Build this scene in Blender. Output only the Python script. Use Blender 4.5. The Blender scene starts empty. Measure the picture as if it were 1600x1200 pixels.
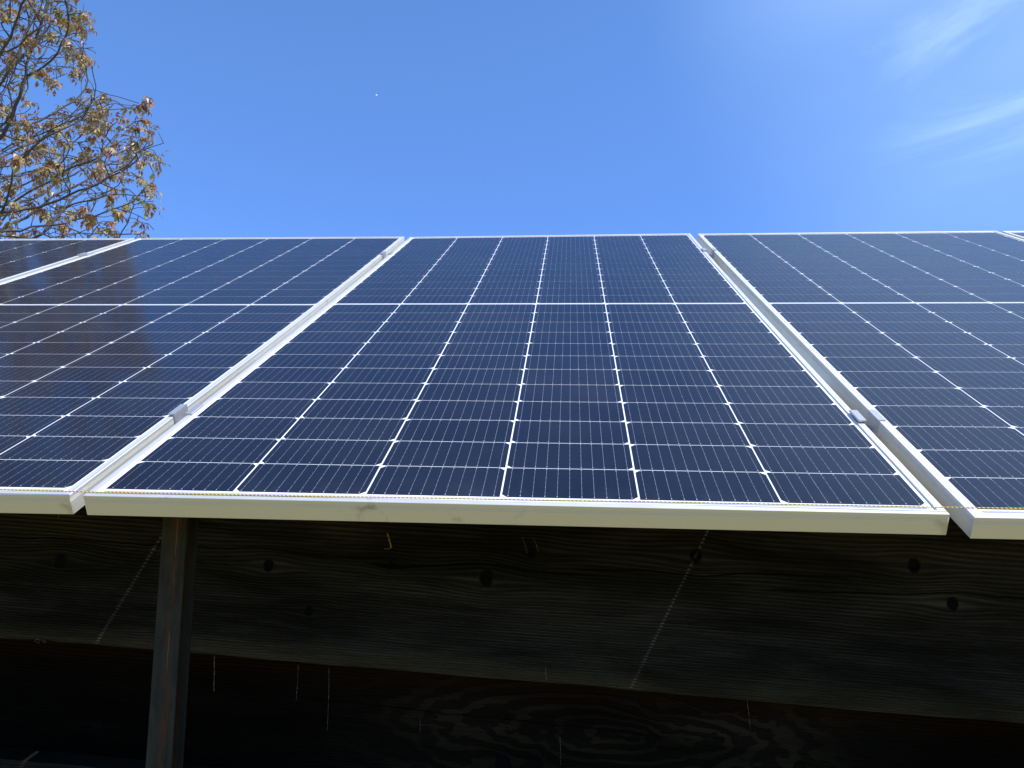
import bpy, math, random
import numpy as np
from mathutils import Matrix, Vector

random.seed(11)
scene = bpy.context.scene
col = scene.collection
PI = math.pi

# ------------------------------------------------------------------ camera
cd = bpy.data.cameras.new('camera')
cam = bpy.data.objects.new('camera', cd)
col.objects.link(cam)
cd.sensor_fit = 'HORIZONTAL'
cd.sensor_width = 36.0
cd.lens = 1217.18 / 1600 * 36.0
cd.clip_start = 0.02
cd.clip_end = 20000
CAM = Vector((0.65864, -1.02307, -0.05722))
cm = Matrix(((0.997219, -0.00592, 0.074291), (0.07142, -0.208915, -0.975322), (0.021295, 0.977916, -0.207912))).to_quaternion().to_matrix().to_4x4()
# the rotation's columns are right / down / back flipped to Blender's right / up / back
cam.matrix_world = Matrix.Translation(CAM) @ cm
scene.camera = cam

# ------------------------------------------------------------------ world and sun
SUN_DIR = Vector((0.515, -0.2555, 0.843)).normalized()
SUN_EL = math.asin(SUN_DIR.z)
SUN_AZ = math.atan2(SUN_DIR.x, SUN_DIR.y)
world = bpy.data.worlds.new('World')
scene.world = world
world.use_nodes = True


class NT:
    """small helper to write node trees as expressions"""
    def __init__(self, tree):
        self.t = tree
        self.n = tree.nodes
        self.l = tree.links

    def new(self, typ, **kw):
        nd = self.n.new(typ)
        for k, v in kw.items():
            setattr(nd, k, v)
        return nd

    def put(self, sock, v):
        if isinstance(v, bpy.types.NodeSocket):
            self.l.new(v, sock)
        elif v is not None:
            sock.default_value = v

    def m(self, op, a, b=None, c=None, clamp=False):
        nd = self.new('ShaderNodeMath', operation=op, use_clamp=clamp)
        self.put(nd.inputs[0], a)
        if b is not None:
            self.put(nd.inputs[1], b)
        if c is not None:
            self.put(nd.inputs[2], c)
        return nd.outputs[0]

    def vm(self, op, a, b=None):
        nd = self.new('ShaderNodeVectorMath', operation=op)
        self.put(nd.inputs[0], a)
        if b is not None:
            self.put(nd.inputs[1], b)
        return nd.outputs['Value'] if op in ('DOT_PRODUCT', 'LENGTH') else nd.outputs['Vector']

    def mix(self, f, a, b, mode='MIX'):
        nd = self.new('ShaderNodeMix', data_type='RGBA', blend_type=mode)
        self.put(nd.inputs[0], f)
        self.put(nd.inputs[6], a)
        self.put(nd.inputs[7], b)
        return nd.outputs[2]

    def noise(self, vec, scale, detail=4.0, rough=0.5, dist=0.0, out='Fac'):
        nd = self.new('ShaderNodeTexNoise')
        if vec is not None:
            self.l.new(vec, nd.inputs['Vector'])
        nd.inputs['Scale'].default_value = scale
        nd.inputs['Detail'].default_value = detail
        nd.inputs['Roughness'].default_value = rough
        nd.inputs['Distortion'].default_value = dist
        return nd.outputs[out]

    def ramp(self, f, stops):
        nd = self.new('ShaderNodeValToRGB')
        self.put(nd.inputs[0], f)
        e = nd.color_ramp.elements
        while len(e) < len(stops):
            e.new(0.5)
        for el, (p, c) in zip(e, stops):
            el.position = p
            el.color = c if len(c) == 4 else (*c, 1)
        return nd.outputs[0]

    def smooth(self, x, a, b):
        nd = self.new('ShaderNodeMapRange', interpolation_type='SMOOTHSTEP')
        self.put(nd.inputs[0], x)
        nd.inputs[1].default_value = a
        nd.inputs[2].default_value = b
        return nd.outputs[0]

    def sep(self, v):
        nd = self.new('ShaderNodeSeparateXYZ')
        self.l.new(v, nd.inputs[0])
        return nd.outputs

    def comb(self, x, y, z):
        nd = self.new('ShaderNodeCombineXYZ')
        for s, v in zip(nd.inputs, (x, y, z)):
            self.put(s, v)
        return nd.outputs[0]


w = NT(world.node_tree)
for nd in list(w.n):
    w.n.remove(nd)
sky = w.new('ShaderNodeTexSky', sky_type='NISHITA')
sky.sun_disc = False
sky.sun_elevation = SUN_EL
sky.sun_rotation = SUN_AZ
sky.altitude = 2500
sky.air_density = 1.0
sky.dust_density = 0.0
sky.ozone_density = 2.2
hs = w.new('ShaderNodeHueSaturation')
hs.inputs['Saturation'].default_value = 1.19
hs.inputs['Hue'].default_value = 0.507
w.l.new(sky.outputs[0], hs.inputs['Color'])
WSEED = 3.9
dirv = w.new('ShaderNodeTexCoord').outputs['Generated']
# thin high cirrus: stretched noise on a plane at cloud height
sx, sy, sz = w.sep(dirv)
zz = w.m('MAXIMUM', sz, 0.06)
px = w.m('DIVIDE', sx, zz)
py = w.m('DIVIDE', sy, zz)
pl = w.comb(w.m('ADD', px, w.m('MULTIPLY', py, 0.55)), w.m('MULTIPLY', py, 0.62), WSEED)
veil = w.noise(pl, 0.55, 4, 0.5, 0.5)
wisp = w.noise(pl, 1.9, 9, 0.56, 1.0)
# the veil lies to the right of the array, higher up
tow = Vector((0.601, 0.541, 0.588)).normalized()
wtow = Vector((0.432, 0.735, 0.525)).normalized()
cosang = w.vm('DOT_PRODUCT', dirv, tuple(tow))
mask = w.smooth(cosang, 0.82, 0.995)
wcos = w.vm('DOT_PRODUCT', dirv, tuple(wtow))
haze_f = w.m('MULTIPLY', mask, w.m('ADD', w.m('MULTIPLY', w.smooth(veil, 0.3, 0.7), 0.20), 0.08))
wi = w.m('MULTIPLY', w.smooth(wcos, 0.984, 0.9985), w.smooth(wisp, 0.50, 0.72))
cl = w.m('ADD', haze_f, w.m('MULTIPLY', wi, 0.15), clamp=True)
deep = w.mix(w.smooth(sz, 0.22, 0.62), (0.76, 0.83, 0.95, 1), (1.14, 1.12, 1.09, 1))
clear = w.mix(1.0, hs.outputs[0], deep, 'MULTIPLY')
skyc = w.mix(cl, clear, (4.2, 5.6, 7.0, 1))
bg = w.new('ShaderNodeBackground')
bg.inputs['Strength'].default_value = 0.15
w.l.new(skyc, bg.inputs['Color'])
wo = w.new('ShaderNodeOutputWorld')
w.l.new(bg.outputs[0], wo.inputs['Surface'])

sd = bpy.data.lights.new('sun', 'SUN')
sd.energy = 3.0
sd.angle = math.radians(0.5)
sd.color = (1.0, 0.95, 0.87)
sun = bpy.data.objects.new('sun', sd)
col.objects.link(sun)
sun.rotation_mode = 'QUATERNION'
sun.rotation_quaternion = SUN_DIR.to_track_quat('Z', 'Y')

scene.view_settings.view_transform = 'Standard'
scene.view_settings.look = 'None'
scene.view_settings.exposure = 1.0
scene.view_settings.gamma = 1.0
scene.view_settings.use_curve_mapping = False


# ------------------------------------------------------------------ helpers
class MB:
    """collects polygons; build() links them as one mesh object"""
    def __init__(self):
        self.v = []
        self.f = []
        self.mi = []

    def quad(self, a, b, c, d, m=0):
        i = len(self.v)
        self.v += [a, b, c, d]
        self.f.append((i, i + 1, i + 2, i + 3))
        self.mi.append(m)

    def poly(self, pts, m=0):
        i = len(self.v)
        self.v += pts
        self.f.append(tuple(range(i, i + len(pts))))
        self.mi.append(m)

    def sweep(self, rings, m=0, closed=True, caps=True):
        """skin consecutive rings of equal length"""
        i0 = len(self.v)
        n = len(rings[0])
        for r in rings:
            self.v += list(r)
        for k in range(len(rings) - 1):
            for j in range(n if closed else n - 1):
                a = i0 + k * n + j
                b = i0 + k * n + (j + 1) % n
                self.f.append((a, b, b + n, a + n))
                self.mi.append(m)
        if caps:
            self.f.append(tuple(range(i0 + n - 1, i0 - 1, -1)))
            self.mi.append(m)
            e = i0 + (len(rings) - 1) * n
            self.f.append(tuple(range(e, e + n)))
            self.mi.append(m)

    def tube(self, pts, radii, sides=8, m=0):
        rings = []
        up = Vector((0.13, 0.27, 0.95))
        for i, p in enumerate(pts):
            p = Vector(p)
            d = (Vector(pts[min(i + 1, len(pts) - 1)]) - Vector(pts[max(i - 1, 0)])).normalized()
            a = d.cross(up)
            if a.length < 1e-3:
                a = d.cross(Vector((1, 0, 0)))
            a.normalize()
            b = a.cross(d)
            r = float(radii[i]) if hasattr(radii, '__len__') else radii
            rings.append([tuple(p + r * (math.cos(t) * a + math.sin(t) * b)) for t in (2 * PI * k / sides for k in range(sides))])
        self.sweep(rings, m)

    def build(self, name, mats, parent=None, smooth=False, bevel=0.0):
        me = bpy.data.meshes.new(name)
        me.from_pydata([tuple(p) for p in self.v], [], self.f)
        for mt in (mats if isinstance(mats, (list, tuple)) else [mats]):
            me.materials.append(mt)
        me.polygons.foreach_set('material_index', self.mi)
        if smooth:
            me.polygons.foreach_set('use_smooth', [True] * len(self.f))
        me.update()
        o = bpy.data.objects.new(name, me)
        col.objects.link(o)
        if parent is not None:
            o.parent = parent
        if bevel:
            b = o.modifiers.new('bevel', 'BEVEL')
            b.width = bevel
            b.segments = 2
            b.limit_method = 'ANGLE'
        return o


def tag(o, label=None, cat=None, group=None, kind=None):
    for k, v in (('label', label), ('category', cat), ('group', group), ('kind', kind)):
        if v:
            o[k] = v
    return o


def empty(name, matrix, label, cat, group=None):
    o = bpy.data.objects.new(name, None)
    o.empty_display_size = 0.1
    col.objects.link(o)
    o.matrix_world = matrix
    return tag(o, label, cat, group)


def material(name):
    mt = bpy.data.materials.new(name)
    mt.use_nodes = True
    t = NT(mt.node_tree)
    return mt, t, t.n['Principled BSDF']


# ------------------------------------------------------------------ materials
# anodised aluminium of the module frames, with faint drawing lines and handling smudges
alu, t, P = material('anodised_aluminium')
oc = t.new('ShaderNodeTexCoord').outputs['Object']
ox, oy, oz = t.sep(oc)
smudge = t.noise(oc, 14.0, 5, 0.6, 0.4)
fine = t.noise(oc, 420.0, 2, 0.5)
sm = t.smooth(smudge, 0.62, 0.78)
base = t.mix(t.m('MULTIPLY', sm, 0.75), (0.69, 0.685, 0.64, 1), (0.31, 0.265, 0.18, 1))
base = t.mix(t.m('MULTIPLY', fine, 0.12), base, (0.55, 0.54, 0.49, 1))
t.l.new(base, P.inputs['Base Color'])
P.inputs['Metallic'].default_value = 0.62
t.l.new(t.m('ADD', t.m('MULTIPLY', smudge, 0.2), 0.44), P.inputs['Roughness'])

clampm, t, P = material('mill_aluminium')
oc = t.new('ShaderNodeTexCoord').outputs['Object']
nz = t.noise(oc, 160.0, 4, 0.6)
t.l.new(t.mix(nz, (0.40, 0.415, 0.43, 1), (0.62, 0.63, 0.645, 1)), P.inputs['Base Color'])
P.inputs['Metallic'].default_value = 0.65
P.inputs['Roughness'].default_value = 0.45

steelbolt, t, P = material('stainless_bolt')
P.inputs['Base Color'].default_value = (0.33, 0.31, 0.33, 1)
P.inputs['Metallic'].default_value = 0.9
P.inputs['Roughness'].default_value = 0.35


def under_glass(name, c0, c1, nscale, rough, stretch=(1, 1, 1), dust=0.35):
    """a layer seen through the module's front glass: matt below, clear gloss on top, a little dust"""
    mt, t, P = material(name)
    oc = t.new('ShaderNodeTexCoord').outputs['Object']
    st = t.vm('MULTIPLY', oc, stretch)
    nz = t.noise(st, nscale, 3, 0.55)
    isl = t.new('ShaderNodeNewGeometry').outputs['Random Per Island']
    nz = t.m('ADD', t.m('MULTIPLY', nz, 0.55), t.m('MULTIPLY', isl, 0.45))
    c = t.mix(nz, (*c0, 1), (*c1, 1))
    spots = t.smooth(t.noise(oc, 55.0, 3, 0.7), 0.70, 0.80)
    film = t.smooth(t.noise(oc, 3.2, 5, 0.65), 0.35, 0.8)
    ox, oy, oz = t.sep(oc)
    sill = t.m('MULTIPLY', t.m('SUBTRACT', 1.0, t.smooth(oy, 0.012, 0.085)), t.smooth(t.noise(t.vm('MULTIPLY', oc, (1, 0.4, 1)), 16.0, 5, 0.65), 0.4, 0.75))
    film = t.m('ADD', film, t.m('MULTIPLY', sill, 1.6))
    dusty = t.m('ADD', t.m('MULTIPLY', spots, 0.10 * dust), t.m('MULTIPLY', film, 0.03 * dust))
    t.l.new(t.mix(dusty, c, (0.42, 0.40, 0.36, 1)), P.inputs['Base Color'])
    P.inputs['Roughness'].default_value = 0.75
    P.inputs['Specular IOR Level'].default_value = 0.0
    P.inputs['Coat Weight'].default_value = 0.85
    P.inputs['Coat IOR'].default_value = 1.42
    t.l.new(t.m('ADD', t.m('MULTIPLY', film, 0.06), rough), P.inputs['Coat Roughness'])
    return mt


cellm = under_glass('silicon_cell', (0.0065, 0.0085, 0.0165), (0.0105, 0.0130, 0.0225), 900.0, 0.085, (1.0, 0.012, 1.0), dust=0.7)
backm = under_glass('white_backsheet', (0.74, 0.76, 0.80), (0.80, 0.81, 0.84), 30.0, 0.05, dust=0.1)
wirem = under_glass('tinned_wire', (0.26, 0.29, 0.36), (0.5, 0.52, 0.56), 220.0, 0.05, dust=0.1)
padm = under_glass('solder_pad', (0.5, 0.52, 0.57), (0.62, 0.64, 0.67), 60.0, 0.05, dust=0.1)

stringm, t, P = material('twisted_yellow_cord')
oc = t.new('ShaderNodeTexCoord').outputs['Object']
ox, oy, oz = t.sep(oc)
tw = t.m('SINE', t.m('ADD', t.m('MULTIPLY', ox, 1150.0), t.m('MULTIPLY', oz, 1500.0)))
t.l.new(t.mix(t.smooth(tw, -0.3, 0.4), (0.30, 0.17, 0.02, 1), (0.80, 0.60, 0.12, 1)), P.inputs['Base Color'])
P.inputs['Roughness'].default_value = 0.7

postm, t, P = material('weathered_steel')
oc = t.new('ShaderNodeTexCoord').outputs['Object']
ox, oy, oz = t.sep(oc)
st = t.vm('MULTIPLY', oc, (1, 1, 0.25))
big = t.smooth(t.noise(st, 34.0, 7, 0.68, 0.6), 0.3, 0.72)
gr = t.mix(big, (0.015, 0.0148, 0.0105, 1), (0.034, 0.033, 0.0245, 1))
# a rust seam runs down the front face, wandering a little and breaking up
wand = t.m('MULTIPLY', t.m('SUBTRACT', t.noise(t.comb(0.0, 0.0, oz), 5.0, 2), 0.5), 0.010)
sx = t.m('ABSOLUTE', t.m('SUBTRACT', t.m('SUBTRACT', ox, 0.0045), wand))
brk = t.smooth(t.noise(t.comb(t.m('MULTIPLY', ox, 3.0), 0.0, oz), 16.0, 5, 0.7), 0.42, 0.56)
seam = t.m('MULTIPLY', t.m('SUBTRACT', 1.0, t.smooth(sx, 0.0025, 0.009)), brk)
rspk = t.m('MULTIPLY', t.smooth(t.noise(oc, 60.0, 6, 0.75), 0.55, 0.68), t.smooth(t.noise(oc, 9.0, 3), 0.45, 0.65))
seam2 = t.m('MAXIMUM', seam, t.m('MULTIPLY', rspk, 0.7))
c = t.mix(seam2, gr, (0.056, 0.023, 0.011, 1))
weld = t.m('MULTIPLY', t.m('SUBTRACT', 1.0, t.smooth(sx, 0.0004, 0.0009)), t.smooth(t.noise(t.comb(0.0, 0.0, oz), 7.0, 3), 0.50, 0.6))
c = t.mix(t.m('MULTIPLY', weld, 0.75), c, (0.13, 0.10, 0.06, 1))
# pale scale and worn streaks
stk = t.smooth(t.noise(t.vm('MULTIPLY', oc, (1, 1, 0.05)), 160.0, 4, 0.7), 0.60, 0.78)
c = t.mix(t.m('MULTIPLY', stk, 0.35), c, (0.055, 0.056, 0.049, 1))
t.l.new(c, P.inputs['Base Color'])
P.inputs['Roughness'].default_value = 0.7
P.inputs['Specular IOR Level'].default_value = 0.15
bp = t.new('ShaderNodeBump')
bp.inputs['Strength'].default_value = 0.35
bp.inputs['Distance'].default_value = 0.0006
t.l.new(t.m('ADD', t.noise(oc, 240.0, 4, 0.6), seam), bp.inputs['Height'])
t.l.new(bp.outputs[0], P.inputs['Normal'])

galv, t, P = material('galvanised_steel')
oc = t.new('ShaderNodeTexCoord').outputs['Object']
vo = t.new('ShaderNodeTexVoronoi')
vo.inputs['Scale'].default_value = 90
t.l.new(oc, vo.inputs['Vector'])
t.l.new(t.mix(t.sep(vo.outputs['Color'])[0], (0.36, 0.38, 0.40, 1), (0.52, 0.54, 0.55, 1)), P.inputs['Base Color'])
P.inputs['Metallic'].default_value = 0.8
P.inputs['Roughness'].default_value = 0.45


def wood(name, knots, cracks, freq, dark, pale, edge=None, cathedral=None, seed=0.0, tint=None, rough=0.62):
    """dark stained softwood with grain that bends round its knots; x along the board, z up"""
    mt, t, P = material(name)
    oc = t.new('ShaderNodeTexCoord').outputs['Object']
    x, y, z = t.sep(oc)
    warp = t.m('MULTIPLY', t.m('SUBTRACT', t.noise(t.comb(t.m('MULTIPLY', x, 0.6), seed, t.m('MULTIPLY', z, 2.5)), 2.2, 3, 0.5), 0.5), 0.022)
    ze = t.m('ADD', z, warp)
    kd = None
    halo = None
    for (kx, kz, kr) in knots:
        kr *= 1.12
        dx = t.m('SUBTRACT', x, kx)
        dz = t.m('SUBTRACT', z, kz)
        a = t.m('DIVIDE', dx, kr * 5.5)
        b = t.m('DIVIDE', dz, kr * 2.4)
        q = t.m('ADD', t.m('MULTIPLY', a, a), t.m('MULTIPLY', b, b))
        g = t.m('POWER', 2.718, t.m('MULTIPLY', q, -1.0))
        ze = t.m('SUBTRACT', ze, t.m('MULTIPLY', t.m('MULTIPLY', dz, g), 0.75))
        e = t.m('ADD', t.m('POWER', t.m('ABSOLUTE', t.m('DIVIDE', dx, kr)), 2.0), t.m('POWER', t.m('ABSOLUTE', t.m('DIVIDE', dz, kr * 1.2)), 2.0))
        e = t.m('ADD', e, t.m('MULTIPLY', t.m('SUBTRACT', t.noise(oc, 70.0, 3), 0.5), 0.9))
        k = t.m('SUBTRACT', 1.0, t.smooth(e, 0.55, 1.15))
        kd = k if kd is None else t.m('MAXIMUM', kd, k)
        halo = g if halo is None else t.m('MAXIMUM', halo, g)
    ph = t.m('MULTIPLY', t.m('SUBTRACT', ze, t.m('MULTIPLY', t.m('MULTIPLY', ze, ze), 1.5)), freq)
    cm_ = None
    if cathedral:
        cx, cz, ax, am = cathedral
        wob = t.m('MULTIPLY', t.m('SUBTRACT', t.noise(t.vm('MULTIPLY', oc, (0.7, 1, 1.6)), 6.0, 5, 0.6), 0.5), 0.13)
        dx = t.m('ADD', t.m('DIVIDE', t.m('SUBTRACT', x, cx), ax), wob)
        dz = t.m('SUBTRACT', t.m('ADD', ze, t.m('MULTIPLY', wob, 0.35)), cz)
        rr = t.m('SQRT', t.m('ADD', t.m('MULTIPLY', dx, dx), t.m('MULTIPLY', dz, dz)))
        rr = t.m('POWER', rr, 0.8)
        cm_ = t.m('SUBTRACT', 1.0, t.smooth(t.m('ABSOLUTE', t.m('SUBTRACT', x, cx)), 0.22, 0.75))
        ph2 = t.m('MULTIPLY', rr, freq * am)
    ph = t.m('ADD', ph, t.m('MULTIPLY', t.noise(t.comb(t.m('MULTIPLY', x, 0.3), seed + 3, t.m('MULTIPLY', ze, 9.0)), 4.0, 4, 0.6), 7.0))
    s = t.m('ADD', t.m('MULTIPLY', t.m('SINE', ph), 0.5), 0.5)
    late = t.m('POWER', s, 1.6)
    if cm_ is not None:
        s2 = t.m('ADD', t.m('MULTIPLY', t.m('SINE', ph2), 0.5), 0.5)
        late = t.m('ADD', t.m('MULTIPLY', t.smooth(s2, 0.38, 0.72), cm_), t.m('MULTIPLY', late, t.m('SUBTRACT', 1.0, cm_)))
    fib = t.noise(t.comb(t.m('MULTIPLY', x, 3.0), seed, t.m('MULTIPLY', ze, 260.0)), 2.5, 4, 0.65)
    blot = t.noise(t.comb(t.m('MULTIPLY', x, 1.2), seed + 7, t.m('MULTIPLY', ze, 7.0)), 1.8, 4, 0.6, 0.6)
    fib2 = t.noise(t.comb(t.m('MULTIPLY', x, 9.0), seed + 2, t.m('MULTIPLY', ze, 900.0)), 1.6, 3, 0.7)
    amp = t.smooth(t.noise(t.comb(t.m('MULTIPLY', x, 1.5), seed + 5, t.m('MULTIPLY', ze, 22.0)), 2.0, 3, 0.6), 0.3, 0.7)
    v = t.m('ADD', t.m('MULTIPLY', t.m('MULTIPLY', late, 0.52 if cathedral else t.m('ADD', 0.12, t.m('MULTIPLY', amp, 0.42))), 1.0), t.m('ADD', t.m('MULTIPLY', t.smooth(fib, 0.3, 0.75), 0.30), t.m('MULTIPLY', t.smooth(fib2, 0.3, 0.7), 0.24)))
    v = t.m('MULTIPLY', v, t.m('ADD', 0.30, t.m('MULTIPLY', t.smooth(blot, 0.32, 0.68), 0.85)))
    if cm_ is not None:
        v = t.m('MULTIPLY', v, t.m('ADD', 0.22, t.m('MULTIPLY', cm_, 0.78)))
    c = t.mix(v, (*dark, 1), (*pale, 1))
    if tint:
        tc, z0, z1 = tint
        c = t.mix(t.m('MULTIPLY', t.smooth(z, z0, z1), 0.75), c, (*tc, 1))
    if edge:
        bounce_col, z0, z1 = edge  # light bounced up from the ground, painted as an olive band along the bottom
        c = t.mix(t.m('MULTIPLY', t.m('SUBTRACT', 1.0, t.smooth(z, z0, z1)), t.m('ADD', 0.15, t.m('MULTIPLY', v, 0.8))), c, (*bounce_col, 1))
    if kd is not None:
        c = t.mix(kd, c, (0.0022, 0.0022, 0.003, 1))
    cr = None
    for (x0, x1, z0, slope, wdt) in cracks:
        cz = t.m('ADD', t.m('MULTIPLY', t.m('SUBTRACT', x, x0), slope), z0)
        jit = t.m('MULTIPLY', t.m('SUBTRACT', t.noise(t.comb(x, z0, 0.0), 9.0, 5, 0.6), 0.5), 0.016)
        d = t.m('ABSOLUTE', t.m('ADD', t.m('SUBTRACT', t.m('SUBTRACT', ze, warp), cz), jit))
        win = t.m('MULTIPLY', t.smooth(x, x0, x0 + 0.05), t.m('SUBTRACT', 1.0, t.smooth(x, x1 - 0.05, x1)))
        k = t.m('MULTIPLY', win, t.m('SUBTRACT', 1.0, t.smooth(d, wdt * 0.5, wdt)))
        cr = k if cr is None else t.m('MAXIMUM', cr, k)
    if cr is not None:
        c = t.mix(cr, c, (0.0008, 0.0008, 0.001, 1))
    # pale chips and dust caught on the ridges
    chip = t.smooth(t.noise(t.comb(t.m('MULTIPLY', x, 30.0), seed + 1, t.m('MULTIPLY', z, 90.0)), 1.0, 2, 0.5), 0.80, 0.86)
    c = t.mix(t.m('MULTIPLY', chip, 0.5), c, (0.06, 0.057, 0.05, 1))
    t.l.new(c, P.inputs['Base Color'])
    P.inputs['Roughness'].default_value = rough
    P.inputs['Specular IOR Level'].default_value = 0.04
    h = t.m('ADD', t.m('MULTIPLY', late, 0.8), t.m('MULTIPLY', fib, 0.5))
    if cr is not None:
        h = t.m('SUBTRACT', h, t.m('MULTIPLY', cr, 2.0))
    if kd is not None:
        h = t.m('SUBTRACT', h, t.m('MULTIPLY', kd, 0.5))
    bp = t.new('ShaderNodeBump')
    bp.inputs['Strength'].default_value = 1.0
    bp.inputs['Distance'].default_value = 0.0034
    t.l.new(h, bp.inputs['Height'])
    t.l.new(bp.outputs[0], P.inputs['Normal'])
    return mt


KNOTS1 = [(-0.445, -0.123, 0.013), (0.021, -0.101, 0.011), (0.288, -0.081, 0.007), (0.491, -0.094, 0.014), (0.922, -0.020, 0.012),
          (1.357, -0.010, 0.012), (1.428, -0.080, 0.011), (0.582, -0.036, 0.010), (0.120, -0.188, 0.008), (-1.3, -0.06, 0.013), (2.3, -0.10, 0.013)]
CRACKS1 = [(-0.75, 0.02, -0.085, 0.02, 0.0016), (0.02, 0.33, -0.074, 0.0, 0.0012), (0.22, 0.72, -0.083, 0.022, 0.0020), (0.66, 1.24, -0.063, 0.038, 0.0016), (1.05, 1.75, -0.079, 0.036, 0.0014)]
wood_top = wood('dark_stained_plank', KNOTS1, CRACKS1, 640.0, (0.0013, 0.0013, 0.0016), (0.062, 0.060, 0.057), edge=((0.075, 0.066, 0.036), -0.30, -0.235))  # the lower band's colour carries painted ground bounce
wood_mid = wood('stained_shaded_plank_figured', [(0.545, -0.475, 0.016), (-0.35, -0.47, 0.012), (1.15, -0.43, 0.012)], [(0.1, 0.9, -0.375, -0.02, 0.0010)], 420.0,
                (0.0005, 0.0004, 0.0003), (0.022, 0.019, 0.012), cathedral=(0.76, -0.395, 4.2, 0.52), seed=4.0, tint=((0.0125, 0.0045, 0.0018), -0.37, -0.29))  # black stain, deepened in colour to stand in for the recess's shade
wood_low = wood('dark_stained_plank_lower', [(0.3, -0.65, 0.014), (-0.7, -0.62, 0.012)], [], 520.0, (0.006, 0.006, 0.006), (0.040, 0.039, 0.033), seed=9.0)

resin, t, P = material('amber_resin')
oc = t.new('ShaderNodeTexCoord').outputs['Object']
t.l.new(t.mix(t.noise(oc, 140, 3), (0.05, 0.028, 0.010, 1), (0.30, 0.20, 0.09, 1)), P.inputs['Base Color'])
P.inputs['Roughness'].default_value = 0.25
dark_resin, t, P = material('dark_resin')
P.inputs['Base Color'].default_value = (0.035, 0.022, 0.008, 1)
P.inputs['Roughness'].default_value = 0.3
pale_resin, t, P = material('dried_resin')
oc = t.new('ShaderNodeTexCoord').outputs['Object']
t.l.new(t.mix(t.smooth(t.noise(oc, 260, 3), 0.4, 0.6), (0.010, 0.0095, 0.008, 1), (0.11, 0.105, 0.092, 1)), P.inputs['Base Color'])
P.inputs['Roughness'].default_value = 0.4

barkm, t, P = material('walnut_bark')
oc = t.new('ShaderNodeTexCoord').outputs['Object']
t.l.new(t.mix(t.noise(oc, 7.0, 6, 0.65), (0.030, 0.026, 0.025, 1), (0.12, 0.105, 0.095, 1)), P.inputs['Base Color'])
P.inputs['Roughness'].default_value = 0.8
bp = t.new('ShaderNodeBump')
bp.inputs['Strength'].default_value = 0.8
bp.inputs['Distance'].default_value = 0.02
t.l.new(t.noise(t.vm('MULTIPLY', oc, (1, 1, 0.3)), 22.0, 5, 0.6), bp.inputs['Height'])
t.l.new(bp.outputs[0], P.inputs['Normal'])

leafm, t, P = material('young_walnut_leaf')
geo = t.new('ShaderNodeNewGeometry')
rnd = geo.outputs['Random Per Island']
oc = t.new('ShaderNodeTexCoord').outputs['Object']
clump = t.noise(oc, 1.6, 2)
f = t.m('ADD', t.m('MULTIPLY', rnd, 0.75), t.m('MULTIPLY', t.m('SUBTRACT', clump, 0.35), 0.8), clamp=True)
lc = t.ramp(f, [(0.0, (0.17, 0.055, 0.04)), (0.25, (0.27, 0.11, 0.06)), (0.5, (0.34, 0.22, 0.09)), (0.75, (0.36, 0.32, 0.11)), (1.0, (0.22, 0.27, 0.08))])
t.l.new(lc, P.inputs['Base Color'])
P.inputs['Roughness'].default_value = 0.38
tr = t.new('ShaderNodeBsdfTranslucent')
t.l.new(lc, tr.inputs['Color'])
ms = t.new('ShaderNodeMixShader')
ms.inputs[0].default_value = 0.3
t.l.new(P.outputs[0], ms.inputs[1])
t.l.new(tr.outputs[0], ms.inputs[2])
t.l.new(ms.outputs[0], t.n['Material Output'].inputs['Surface'])

groundm, t, P = material('dry_meadow')
oc = t.new('ShaderNodeTexCoord').outputs['Object']
t.l.new(t.mix(t.noise(oc, 1.7, 8, 0.65), (0.17, 0.135, 0.006, 1), (0.25, 0.195, 0.016, 1)), P.inputs['Base Color'])
P.inputs['Roughness'].default_value = 0.9

whitepaint, t, P = material('speck_white')
P.inputs['Base Color'].default_value = (0.8, 0.8, 0.8, 1)
P.inputs['Roughness'].default_value = 0.3

# ------------------------------------------------------------------ ground
GZ = -1.15
g = MB()
N = 24
for i in range(N):
    for j in range(N):
        s = 1200.0
        cxy = lambda k: (k / N * 2 - 1) ** 3 * s
        g.quad((cxy(i), cxy(j), GZ), (cxy(i + 1), cxy(j), GZ), (cxy(i + 1), cxy(j + 1), GZ), (cxy(i), cxy(j + 1), GZ))
tag(g.build('ground', groundm), 'dry yellow green meadow in front of the panels', 'ground', kind='structure')

# ------------------------------------------------------------------ wooden wall under the array
TH = math.atan(0.045)
wall = empty('plank_wall', Matrix.Translation((0, 0.65, 0)) @ Matrix.Rotation(TH, 4, 'Y'),
             'dark stained wall of wide knotty planks in the shade below the solar panels', 'wall')


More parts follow.
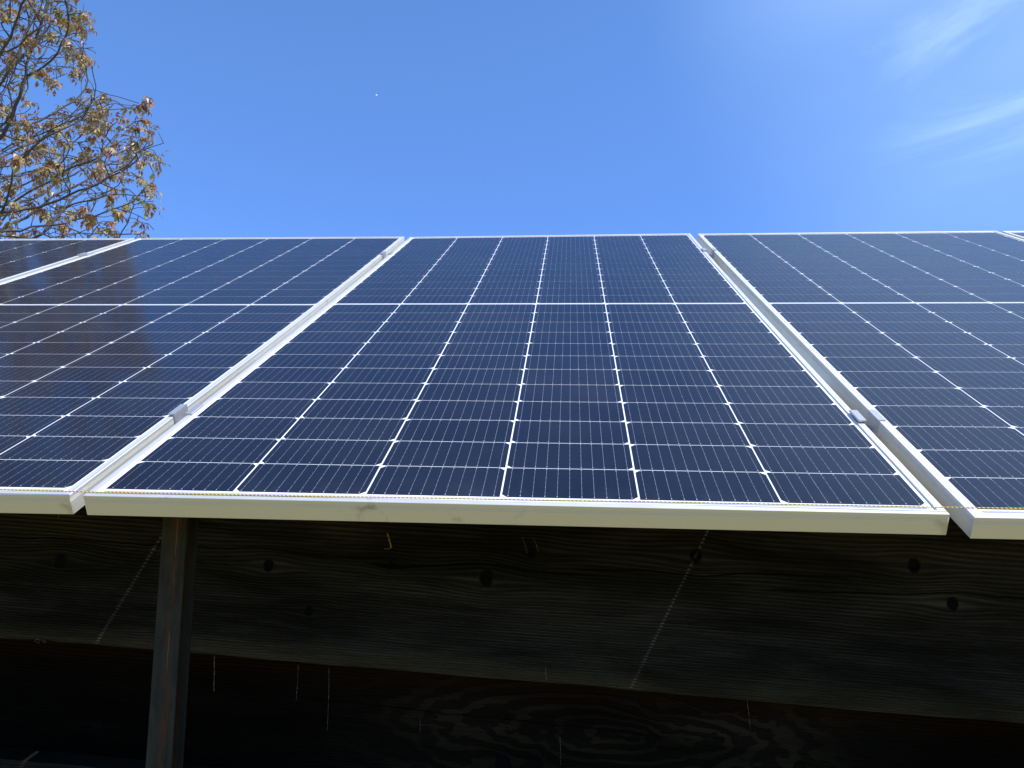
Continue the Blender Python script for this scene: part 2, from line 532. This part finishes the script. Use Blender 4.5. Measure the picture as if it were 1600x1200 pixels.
def plank(y0, thick, zt, zb, mat, name, wavy, seed, nick=None):
    rnd = random.Random(seed)
    x0, x1, n = -4.6, 5.6, 420
    ph = [rnd.uniform(0, 6.28) for _ in range(8)]
    rings = []
    for i in range(n + 1):
        x = x0 + (x1 - x0) * i / n
        b = zb + wavy * (0.6 * math.sin(x * 2.3 + ph[0]) + 0.3 * math.sin(x * 6.1 + ph[1]) + 0.16 * math.sin(x * 17 + ph[2]) + 0.09 * math.sin(x * 41 + ph[3]))
        tt = zt + 0.4 * wavy * (0.6 * math.sin(x * 2.0 + ph[4]) + 0.3 * math.sin(x * 7.1 + ph[5]) + 0.2 * math.sin(x * 23 + ph[6]))
        if nick and abs(x - nick[0]) < nick[1]:
            b += nick[2] * (1 - abs(x - nick[0]) / nick[1])
        e = 0.003 + 0.001 * math.sin(x * 31 + ph[7])
        rings.append([(x, y0, tt - e), (x, y0 + e, tt), (x, y0 + thick, tt), (x, y0 + thick, b), (x, y0 + e, b), (x, y0, b + e)])
    m = MB()
    m.sweep(rings)
    return m.build(name, mat, wall)


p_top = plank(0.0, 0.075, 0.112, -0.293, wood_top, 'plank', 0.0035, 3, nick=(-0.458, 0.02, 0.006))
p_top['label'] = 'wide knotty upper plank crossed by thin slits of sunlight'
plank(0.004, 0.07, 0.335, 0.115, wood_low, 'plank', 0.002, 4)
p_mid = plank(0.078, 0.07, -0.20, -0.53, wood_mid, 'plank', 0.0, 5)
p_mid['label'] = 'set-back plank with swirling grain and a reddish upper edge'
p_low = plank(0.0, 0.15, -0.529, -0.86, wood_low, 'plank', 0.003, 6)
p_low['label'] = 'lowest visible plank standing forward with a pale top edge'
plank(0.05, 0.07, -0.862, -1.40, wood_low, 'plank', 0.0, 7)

# resin runs and scratches on the planks
def drip(pts, r, mat, parent, flat=0.45, seed=0):
    rnd = random.Random(seed)
    m = MB()
    P_, R_ = [], []
    n = 14
    for i in range(n + 1):
        s = i / n * (len(pts) - 1)
        k = min(int(s), len(pts) - 2)
        f_ = s - k
        x = pts[k][0] * (1 - f_) + pts[k + 1][0] * f_ + rnd.uniform(-.3, .3) * r
        z = pts[k][2] * (1 - f_) + pts[k + 1][2] * f_
        y = pts[k][1] - r * flat
        P_.append((x, y, z))
        R_.append(r * rnd.uniform(0.45, 1.0) * (1.5 if i == n else 1) * (0.5 if i == 0 else 1))
    m.tube(P_, R_, 6)
    return m.build('resin_drip', mat, parent, smooth=True)


d = drip([(0.272, 0, -0.0165), (0.277, 0, -0.028), (0.284, 0, -0.046)], 0.0030, resin, p_top, seed=1)
d['label'] = 'amber resin drip'
drip([(0.284, 0, -0.0462), (0.276, 0, -0.049), (0.269, 0, -0.0487)], 0.0009, resin, p_top, seed=2)
drip([(0.561, 0, -0.0067), (0.568, 0, -0.022), (0.574, 0, -0.0376)], 0.0009, pale_resin, p_top, seed=3)
drip([(0.584, 0, -0.0066), (0.592, 0, -0.020), (0.596, 0, -0.0335)], 0.0009, pale_resin, p_top, seed=4)
drip([(-0.470, 0, -0.021), (-0.468, 0, -0.030)], 0.0014, resin, p_top, seed=5)
drip([(0.625, 0, -0.262), (0.626, 0, -0.276), (0.629, 0, -0.289)], 0.0009, pale_resin, p_top, seed=6)
for k, (xa, za, xb, zb, r) in enumerate([(-0.164, -0.2897, -0.158, -0.3962, .0007), (0.085, -0.3045, 0.09, -0.3833, .0006), (0.154, -0.3059, 0.165, -0.4355, .0006),
                                         (0.362, -0.3939, 0.365, -0.4256, .0005), (0.661, -0.4076, 0.665, -0.4633, .0005), (1.043, -0.3015, 1.051, -0.3633, .0006)]):
    drip([(xa, 0.078, za), ((xa + xb) / 2 + .001, 0.078, (za + zb) / 2), (xb, 0.078, zb)], r, pale_resin, p_mid, seed=20 + k)
drip([(-0.105, 0.078, -0.30), (-0.099, 0.078, -0.345), (-0.095, 0.078, -0.378)], 0.0016, dark_resin, p_mid, seed=31)
# frayed fibres at the nick in the upper plank's bottom edge
sp = MB()
rnd = random.Random(8)
for k in range(14):
    x = -0.46 + rnd.uniform(-.012, .016)
    z = -0.290 + rnd.uniform(-.006, .004)
    dx, dz = rnd.uniform(-.003, .016), rnd.uniform(-.006, .003)
    sp.tube([(x, -0.0008, z), (x + dx * .5, -0.0022, z + dz * .4), (x + dx, -0.003, z + dz)], [0.0008, 0.0006, 0.0002], 4)
sp.build('wood_splinter', pale_resin, p_top)

# ------------------------------------------------------------------ steel post
pm = MB()
hw, hd, th_ = 0.0215, 0.020, 0.0032
# lipless channel: front flange, left web and rear flange, open to the right
sec = [(hw, -hd + th_), (hw, -hd + 0.0006), (hw - 0.0006, -hd), (-hw + 0.004, -hd), (-hw + 0.0012, -hd + 0.0012), (-hw, -hd + 0.004), (-hw, hd - 0.004), (-hw + 0.0012, hd - 0.0012), (-hw + 0.004, hd),
       (hw, hd), (hw, hd - th_), (-hw + th_, hd - th_), (-hw + th_, -hd + th_)]
post_m = Matrix.Translation((0.007, 0.26, 0.0)) @ Matrix.Rotation(math.radians(-1.75), 4, 'Y') @ Matrix.Rotation(math.radians(1.5), 4, 'X')
pm.sweep([[(x, y, z) for x, y in sec] for z in (GZ - 0.1, -0.8, -0.5, -0.3, -0.1, 0.082)])
post = pm.build('steel_post', postm)
post.matrix_world = post_m
tag(post, 'grey steel channel post with a rusty seam, standing before the dark planks', 'post')

# ------------------------------------------------------------------ solar panels
W, H, T = 1.134, 2.278, 0.030
CP, RP, MG = 0.18390, 0.092363, 0.01084
NBB = 11


def bend(sag, twist):
    def fn(u, v, n):
        a, b = u / W, v / H
        return (u, v, n - sag * 4 * b * (1 - b) + twist * (a - .5) * (b - .5))
    return fn


# frame profile: (distance inward from the outer edge, height)
LIP = 0.0108
PROF = [(0.0006, 0.0), (0.0062, 0.0), (0.0064, -0.00025), (0.0068, -0.00025), (0.0070, 0.0), (LIP - 0.0005, 0.0), (LIP, -0.0005), (LIP, -0.0023), (0.0018, -0.0023),
        (0.0018, -0.0285), (0.024, -0.0285), (0.024, -T), (0.0004, -T), (0.0, -T + 0.0004)]
for gz in (-0.0098, -0.0078, -0.0058):
    PROF += [(0.0, gz - 0.0005), (0.00045, gz - 0.0003), (0.00045, gz + 0.0003), (0.0, gz + 0.0005)]
PROF += [(0.0, -0.0006)]


def frame_rail(side, fn, parent):
    m = MB()
    L = H if side in 'lr' else W
    n = 26 if side in 'lr' else 14
    rings = []
    for i in range(n + 1):
        s = i / n
        ring = []
        for (dd, nn) in PROF:
            a = dd + (L - 2 * dd) * s          # mitred ends
            if side == 'l':
                p = (dd, a, nn)
            elif side == 'r':
                p = (W - dd, a, nn)
            elif side == 'b':
                p = (a, dd, nn)
            else:
                p = (a, H - dd, nn)
            ring.append(fn(*p))
        if side in 'lt':
            ring.reverse()
        rings.append(ring)
    m.sweep(rings)
    return m.build('frame_rail', alu, parent)


def laminate(fn, parent):
    m = MB()
    zb, zc, zw, zp = -0.0026, -0.0023, -0.00215, -0.00205
    i0, i1 = 0.0024, W - 0.0024
    n = 24
    v0 = H / 2 - MG / 2 - 12 * RP
    # backsheet, split at the cell rows so that it bends exactly as they do
    vs = [0.0024] + [v0 + k * RP for k in range(13)] + [H / 2 + MG / 2 + k * RP for k in range(13)] + [H - 0.0024]
    for a, b in zip(vs[:-1], vs[1:]):
        for k in range(6):
            ua, ub = i0 + (i1 - i0) * k / 6, i0 + (i1 - i0) * (k + 1) / 6
            m.quad(fn(ua, a, zb), fn(ub, a, zb), fn(ub, b, zb), fn(ua, b, zb), 0)
    gu, gv, ch = 0.0024, 0.0018, 0.0076
    bus_d = (CP - gu) / NBB
    for c in range(6):
        ua = W / 2 + (c - 3) * CP + gu / 2
        ub = ua + CP - gu
        for r in range(24):
            va = (v0 + r * RP if r < 12 else H / 2 + MG / 2 + (r - 12) * RP) + gv / 2
            vb = va + RP - gv
            if c % 2:      # half cells: only one long side keeps the wafer's clipped corners
                pts = [(ua + ch, va), (ub - ch, va), (ub, va + ch), (ub, vb), (ua, vb), (ua, va + ch)]
            else:
                pts = [(ua, va), (ub, va), (ub, vb - ch), (ub - ch, vb), (ua + ch, vb), (ua, vb - ch)]
            m.poly([fn(u, v, zc) for u, v in pts], 1)
            for b in range(NBB):
                u = ua + bus_d * (b + .5)
                hwid = 0.00011
                m.quad(fn(u - hwid, va, zw), fn(u + hwid, va, zw), fn(u + hwid, vb, zw), fn(u - hwid, vb, zw), 2)
                for vv, hl, hu in ((va + 0.0038, 0.0009, 0.0005), (vb - 0.0038, 0.0009, 0.0005)):
                    m.quad(fn(u - hu, vv - hl, zp), fn(u + hu, vv - hl, zp), fn(u + hu, vv + hl, zp), fn(u - hu, vv + hl, zp), 3)
                for q in range(5):
                    vv = va + (vb - va) * (q + 1) / 6
                    m.quad(fn(u - .0003, vv - .0006, zp), fn(u + .0003, vv - .0006, zp), fn(u + .0003, vv + .0006, zp), fn(u - .0003, vv + .0006, zp), 2)
    # cross ribbons in the middle gap and at both ends
    for vc in (H / 2, v0 - 0.0062, H - v0 + 0.0062):
        for k in range(12):
            ua = W / 2 - 3 * CP + 0.004 + (6 * CP - 0.008) * k / 12
            ub = W / 2 - 3 * CP + 0.004 + (6 * CP - 0.008) * (k + 1) / 12
            m.quad(fn(ua, vc - .0016, zw), fn(ub, vc - .0016, zw), fn(ub, vc + .0016, zw), fn(ua, vc + .0016, zw), 2 if vc != H / 2 else 0)
    return m.build('glass_laminate', [backm, cellm, wirem, padm], parent)


def back_boxes(fn, parent):
    """three small junction boxes on the underside at mid height"""
    for u in (W * 0.2, W * 0.5, W * 0.8):
        m = MB()
        p0, p1 = fn(u - .03, H / 2 - .012, -0.0042), fn(u + .03, H / 2 + .012, -0.0205)
        x0, y0, z1 = p0
        x1, y1, z0 = p1
        m.sweep([[(x0, y0, z), (x1, y0, z), (x1, y1, z), (x0, y1, z)] for z in (z0, z1)])
        m.build('junction_box', steelbolt, parent)
    # opaque rear skin of the laminate
    m = MB()
    for k in range(24):
        a, b = .0024 + (H - .0048) * k / 24, .0024 + (H - .0048) * (k + 1) / 24
        m.quad(fn(.0024, a, -.0042), fn(.0024, b, -.0042), fn(W - .0024, b, -.0042), fn(W - .0024, a, -.0042))
    m.build('rear_sheet', backm, parent)


def mat4(rows, loc):
    q = Matrix(rows).to_quaternion().to_matrix().to_4x4()
    return Matrix.Translation(loc) @ q


RC = ((1.0, 0.0, 0.0), (0.0, 0.852103, -0.523374), (0.0, 0.523374, 0.852103))
M_C = mat4(RC, (0, 0, 0))
RL = ((0.999999, -0.000499, 0.001386), (0.001151, 0.852045, -0.523467), (-0.00092, 0.523468, 0.852045))
M_L = mat4(RL, (-1.15856, 0.00463, 0.00331))
RR = ((0.999989, 0.002400, -0.001851), (-0.003000, 0.851629, -0.524124), (-0.00064, 0.524127, 0.85164))
M_R = mat4(RR, (1.1560, -0.01285, -0.00634))
M_FL = M_L @ Matrix.Translation((-W - 0.022, 0.002, 0.001))
M_FR = M_R @ Matrix.Translation((W + 0.024, 0.001, -0.001))
GRP = 'framed solar panels in one tilted row'
PANELS = [
    (M_C, (0.00569, 0.01003), 'solar panel seen whole in the middle, the rusty post below its left end'),
    (M_L, (0.0076, -0.00327), 'solar panel just left of the middle one, dark tree reflection on its left half'),
    (M_R, (0.00423, 0.00095), 'paler solar panel right of the middle one, beside the wider grey gap'),
    (M_FL, (0.0076, -0.002), 'small triangle of solar panel at far left, below the tree branches'),
    (M_FR, (0.0042, 0.001), 'sliver of solar panel at far right, only its upper left corner showing'),
]
for (mw, (sag, tws), lab) in PANELS:
    e = empty('solar_panel', mw, lab, 'solar panel', GRP)
    fn = bend(sag, tws)
    for s in 'blrt':
        frame_rail(s, fn, e)
    laminate(fn, e)
    back_boxes(fn, e)

# ------------------------------------------------------------------ clamps between the panels
CL = 0.046


def clamp(mw, gap, v, sagn, label, nl=0.0, nr=0.0):
    """hat-section mid clamp: two lips on the neighbouring frames, two legs in the gap, a web with a bolt"""
    e = empty('mid_clamp', mw @ Matrix.Translation((0, v, sagn)), label, 'clamp', 'clamps gripping neighbouring frames')
    h = gap / 2
    th = 0.0028
    g_ = h - 0.0004
    top = th + 0.0006
    lip = 0.0095
    prof = [(-h - lip, 0.0006 + nl), (-g_, 0.0006 + nl), (-g_, -0.024), (g_, -0.024), (g_, 0.0006 + nr), (h + lip, 0.0006 + nr),
            (h + lip, top - .0008 + nr), (h + lip - .0014, top + nr), (g_ - th, top + nr), (g_ - th, -0.024 + th), (-g_ + th, -0.024 + th), (-g_ + th, top + nl), (-h - lip + .0014, top + nl), (-h - lip, top - .0008 + nl)]
    m = MB()
    m.sweep([[(x, y, z) for x, z in prof] for y in (0.0, CL)])
    m.build('clamp_body', clampm, e)
    b = MB()
    hexr = lambda z, r: [(r * math.cos(k * PI / 3), CL / 2 + r * math.sin(k * PI / 3), z) for k in range(6)]
    b.sweep([hexr(-0.021, 0.0062), hexr(-0.0155, 0.0062), hexr(-0.0150, 0.0056)])
    bo = b.build('bolt', steelbolt, e)
    s = MB()
    s.sweep([[(0.0034 * math.cos(k * PI / 5), CL / 2 + 0.0034 * math.sin(k * PI / 5), z) for k in range(10)] for z in (-0.052, -0.0205)])
    s.build('bolt_shank', steelbolt, bo)
    return e


def gap_matrix(mw, du, tilt=0.0):
    return mw @ Matrix.Translation((du, 0, 0))


sag = lambda s, v: -s * 4 * (v / H) * (1 - v / H)
V1, V2 = 0.303, 1.886
clamp(M_C @ Matrix.Translation((-0.0125, 0, 0)), 0.0248, V1, sag(.0068, V1) + .0011, 'lower clamp in the gap left of the middle panel', nl=.0002, nr=.0010)
clamp(M_C @ Matrix.Translation((-0.0127, 0, 0)), 0.0252, V2, sag(.0068, V2) - .0012, 'upper clamp in the gap left of the middle panel', nl=.0012, nr=.0002)
clamp(M_C @ Matrix.Translation((W + 0.0119, 0, 0)), 0.0240, V1, sag(.0057, V1) + .0000, 'lower clamp in the gap right of the middle panel, small bolt showing', nl=.0000, nr=.0012)
clamp(M_C @ Matrix.Translation((W + 0.0135, 0, 0)), 0.0268, V2, sag(.0057, V2) + .0021, 'upper clamp in the gap right of the middle panel', nl=.0005, nr=.0015)
clamp(M_L @ Matrix.Translation((-0.011, 0, 0)), 0.022, V2, sag(.0076, V2), 'small clamp in the far left gap near the tree', nl=.0015, nr=.0008)

# mounting rails under the frames
for v, lab in ((V1 + CL / 2, 'lower galvanised rail carrying the panels on the steel post'), (V2 + CL / 2, 'upper galvanised rail carrying the panels')):
    m = MB()
    r = [(v - .02, -.0435), (v + .02, -.0435), (v + .02, -.0835), (v + .004, -.0835), (v + .004, -.0815), (v + .018, -.0815), (v + .018, -.0455), (v - .018, -.0455), (v - .018, -.0815), (v - .004, -.0815), (v - .004, -.0835), (v - .02, -.0835)]
    m.sweep([[(x, a, b) for a, b in r] for x in (-2.35, 3.45)])
    o = m.build('mounting_rail', galv)
    o.matrix_world = M_C
    tag(o, lab, 'rail', 'rails under the panels')

# ------------------------------------------------------------------ yellow string line along the front edge
sm = MB()
pts = []
for u, v, n in ((-2.35, 0.009, .0075), (-1.0, 0.0085, .0065), (-0.13, 0.0088, .0048), (-0.0235, 0.0083, .0040), (0.2377, 0.0095, .0022), (0.5664, 0.0112, .0016), (0.7504, 0.0115, .0018), (0.9528, 0.0098, .0022),
                (1.1335, 0.0080, .0027), (1.1556, 0.0076, .0030), (1.2258, 0.0080, .0030), (2.3, 0.007, .0030), (3.4, 0.007, .0030)):
    pts.append(Vector((u, v, n)))
fine_pts = []
for a, b in zip(pts[:-1], pts[1:]):
    for k in range(6):
        fine_pts.append(tuple(a.lerp(b, k / 6)))
fine_pts.append(tuple(pts[-1]))
sm.tube(fine_pts, 0.00075, 6)
so = sm.build('string_line', stringm, smooth=True)
so.matrix_world = M_C
tag(so, 'thin twisted yellow string stretched along the front edge of the panels', 'string')

# ------------------------------------------------------------------ walnut tree
RNG = np.random.default_rng(5)
TREE = np.array((-9.3, 6.9, GZ))
Rw = np.array(cm.to_3x3())
F = 1217.18


def project(p):
    q = (np.asarray(p) - np.array(CAM)) @ Rw     # camera axes: right, up, back
    z = np.where(-q[..., 2] < 0.1, 0.1, -q[..., 2])
    return 800 + F * q[..., 0] / z, 600 - F * q[..., 1] / z


# the crown's ragged outline on the side that faces the panels
OUT = [(-2000, -500), (90, -500), (120, -60), (150, 55), (158, 92), (150, 114), (118, 116), (95, 118), (60, 132), (44, 150), (66, 168), (100, 163), (142, 140), (178, 155), (166, 176), (198, 166), (226, 158),
       (238, 200), (256, 238), (242, 262), (216, 274), (252, 292), (254, 318), (240, 348), (240, 380), (225, 430), (150, 520), (0, 620), (-2000, 900)]


def inside(x, y):
    r = np.zeros(x.shape, bool)
    n = len(OUT)
    for i in range(n):
        x0, y0 = OUT[i]
        x1, y1 = OUT[(i + 1) % n]
        c = ((y0 > y) != (y1 > y)) & (x < (x1 - x0) * (y - y0) / (y1 - y0 + 1e-9) + x0)
        r ^= c
    return r


def crown_points(n, lo, hi, dense):
    c = TREE + np.array((0, 0, 7.2))
    d = RNG.normal(size=(n, 3))
    d /= np.linalg.norm(d, axis=1)[:, None]
    rad = RNG.uniform(0.02, 1, n) ** (1 / 2.6)
    p = c + d * rad[:, None] * np.array((5.2, 4.6, 6.0))
    x, y = project(p)
    near = (x > -140) & (y > -160) & (y < 470)
    keep = inside(x, y) & (near if dense else ~near)
    return p[keep]


att = np.concatenate([crown_points(27000, 0, 1, True), crown_points(3800, 0, 1, False)])
# thin out by a coarse 3-D noise so that gaps open between clumps
cells = np.floor(att / 0.95).astype(int)
hsh = np.abs(np.sin(cells[:, 0] * 12.98 + cells[:, 1] * 78.23 + cells[:, 2] * 37.71) * 43758.5) % 1
att = att[(hsh > 0.36) | (RNG.uniform(size=len(att)) < 0.15)]

nodes = [TREE + np.array((0, 0, z)) + np.array((0.06 * math.sin(z * 1.3), 0.05 * math.cos(z), 0)) for z in np.arange(0, 2.9, 0.16)]
par = [-1] + list(range(len(nodes) - 1))
STEP, INFL, KILL = 0.13, 2.4, 0.17
P_ = np.array(nodes)
best = np.full(len(att), 1e9)
bid = np.zeros(len(att), int)
alive = np.ones(len(att), bool)


def update(i0):
    new = np.array(nodes[i0:])
    for a in range(0, len(new), 64):
        blk = new[a:a + 64]
        dd = np.linalg.norm(att[:, None, :] - blk[None], axis=2)
        j = dd.argmin(1)
        mn = dd[np.arange(len(att)), j]
        up_ = mn < best
        best[up_] = mn[up_]
        bid[up_] = i0 + a + j[up_]
    alive[best < KILL] = False


update(0)
for it in range(150):
    act = alive & (best < (6.0 if it < 30 else INFL))
    if not act.any():
        break
    ids = bid[act]
    vec = att[act] - np.array(nodes)[ids]
    vec /= np.linalg.norm(vec, axis=1)[:, None]
    uniq, inv = np.unique(ids, return_inverse=True)
    acc = np.zeros((len(uniq), 3))
    np.add.at(acc, inv, vec)
    i0 = len(nodes)
    for k, nid in enumerate(uniq):
        if par[nid] >= 0:
            inert = nodes[nid] - nodes[par[nid]]
            inert = inert / (np.linalg.norm(inert) + 1e-9)
        else:
            inert = np.array((0, 0, 1.0))
        d = acc[k] / (np.linalg.norm(acc[k]) + 1e-9)
        d = d + 0.40 * inert + np.array((0, 0, 0.16)) + RNG.normal(size=3) * 0.19
        d /= np.linalg.norm(d)
        nodes.append(nodes[nid] + d * STEP)
        par.append(int(nid))
    update(i0)
    if len(nodes) > 26000:
        break
nodes = np.array(nodes)
nn = len(nodes)
kids = [[] for _ in range(nn)]
for i in range(1, nn):
    kids[par[i]].append(i)
rad = np.zeros(nn)
EXP = 2.75
for i in range(nn - 1, -1, -1):
    rad[i] = 0.0056 if not kids[i] else (sum(rad[c] ** EXP for c in kids[i])) ** (1 / EXP)
trunk, twigs = MB(), MB()
# follow each chain from its start to its tip, always along the thickest child
starts = [(0, None)]
while starts:
    i, frm = starts.pop()
    chain = ([frm] if frm is not None else []) + [i]
    cur = i
    while kids[cur]:
        ks = sorted(kids[cur], key=lambda c: -rad[c])
        for c in ks[1:]:
            starts.append((c, cur))
        cur = ks[0]
        chain.append(cur)
    rr = [rad[c] for c in chain]
    if frm is not None:
        rr[0] = min(rr[0], rr[1] * 1.25)
    thick = rr[0] > 0.06
    (trunk if thick else twigs).tube([tuple(nodes[c]) for c in chain], rr, 10 if thick else 5)
tree = empty('walnut_tree', Matrix.Translation(tuple(TREE)), 'spreading tree with dark twigs and sparse young bronze leaves behind the panels', 'tree')
inv_t = Matrix.Translation(tuple(TREE)).inverted()


def to_tree(o):
    o.parent = tree
    o.matrix_parent_inverse = inv_t
    return o


to_tree(trunk.build('trunk', barkm, smooth=True))
to_tree(twigs.build('branches', barkm, smooth=True))

# young compound leaves in drooping tufts at the twig tips
lv = MB()


def leaflet(p, d, nrm, ln, wd):
    d = d.normalized()
    s = d.cross(nrm).normalized()
    nrm = s.cross(d)
    tip = p + d * ln + nrm * (-0.22 * ln)
    m1 = p + d * ln * 0.45 + nrm * 0.05 * ln
    a = p + d * ln * 0.42 + s * wd + nrm * 0.12 * ln
    b = p + d * ln * 0.42 - s * wd + nrm * 0.12 * ln
    i = len(lv.v)
    lv.v += [tuple(p), tuple(a), tuple(tip), tuple(b), tuple(m1)]
    lv.f += [(i, i + 4, i + 2, i + 1), (i, i + 3, i + 2, i + 4)]
    lv.mi += [0, 0]


def tuft(p, d0, rng, size):
    for k in range(rng.randint(3, 5)):
        a = Vector((rng.gauss(0, 1), rng.gauss(0, 1), rng.gauss(0, 1) * .7)) + Vector(d0) * 0.9
        a.normalize()
        L = size * rng.uniform(0.7, 1.25)
        q = Vector(p)
        nl = rng.randint(2, 3)
        for j in range(nl + 1):
            a = (a + Vector((0, 0, -0.30))).normalized()
            q = q + a * L / (nl + 1)
            side = a.cross(Vector((0, 0, 1)))
            if side.length < .1:
                side = Vector((1, 0, 0))
            side.normalize()
            nrm = side.cross(a).normalized()
            ll = size * rng.uniform(0.42, 0.68)
            if j == nl:
                leaflet(q, a + Vector((0, 0, -.25)), nrm, ll * 1.2, ll * 0.27)
            else:
                for sg in (-1, 1):
                    dd = a * 0.55 + side * sg * 0.9 + Vector((0, 0, -0.42 + rng.uniform(-.3, .2)))
                    leaflet(q, dd, nrm, ll, ll * rng.uniform(0.20, 0.28))


rng = random.Random(21)
tips = [i for i in range(nn) if not kids[i]]
for i in tips:
    cl_ = math.sin(nodes[i][0] * 2.1) + math.sin(nodes[i][1] * 1.7 + 1) + math.sin(nodes[i][2] * 1.9 + 2)
    if rng.random() < 0.76 + 0.20 * cl_:
        tuft(Vector(nodes[i]), Vector((nodes[i] - nodes[par[i]]) / STEP), rng, rng.uniform(0.075, 0.17))
to_tree(lv.build('foliage', leafm))

# ------------------------------------------------------------------ unidentified pale speck in the sky, built as a small inflated shape
am = MB()
prof = [(0.05, -0.72), (0.02, -0.66), (0.05, -0.60)] + [(0.5 * math.sin(a_) * (1 - 0.12 * max(0, -math.cos(PI - a_))), -0.56 * math.cos(a_)) for a_ in [PI * k / 14 for k in range(1, 14)]] + [(0.01, 0.56)]
am.sweep([[(r * math.cos(2 * PI * k / 20), r * math.sin(2 * PI * k / 20), z) for k in range(20)] for r, z in prof])
air = am.build('sky_speck', whitepaint, smooth=True)
DIR = Vector((-0.23152, 0.81945, 0.52431))
air.matrix_world = Matrix.Translation(CAM + DIR * 460)
tag(air, 'tiny pale round speck high in the clear blue sky', 'sky_speck')
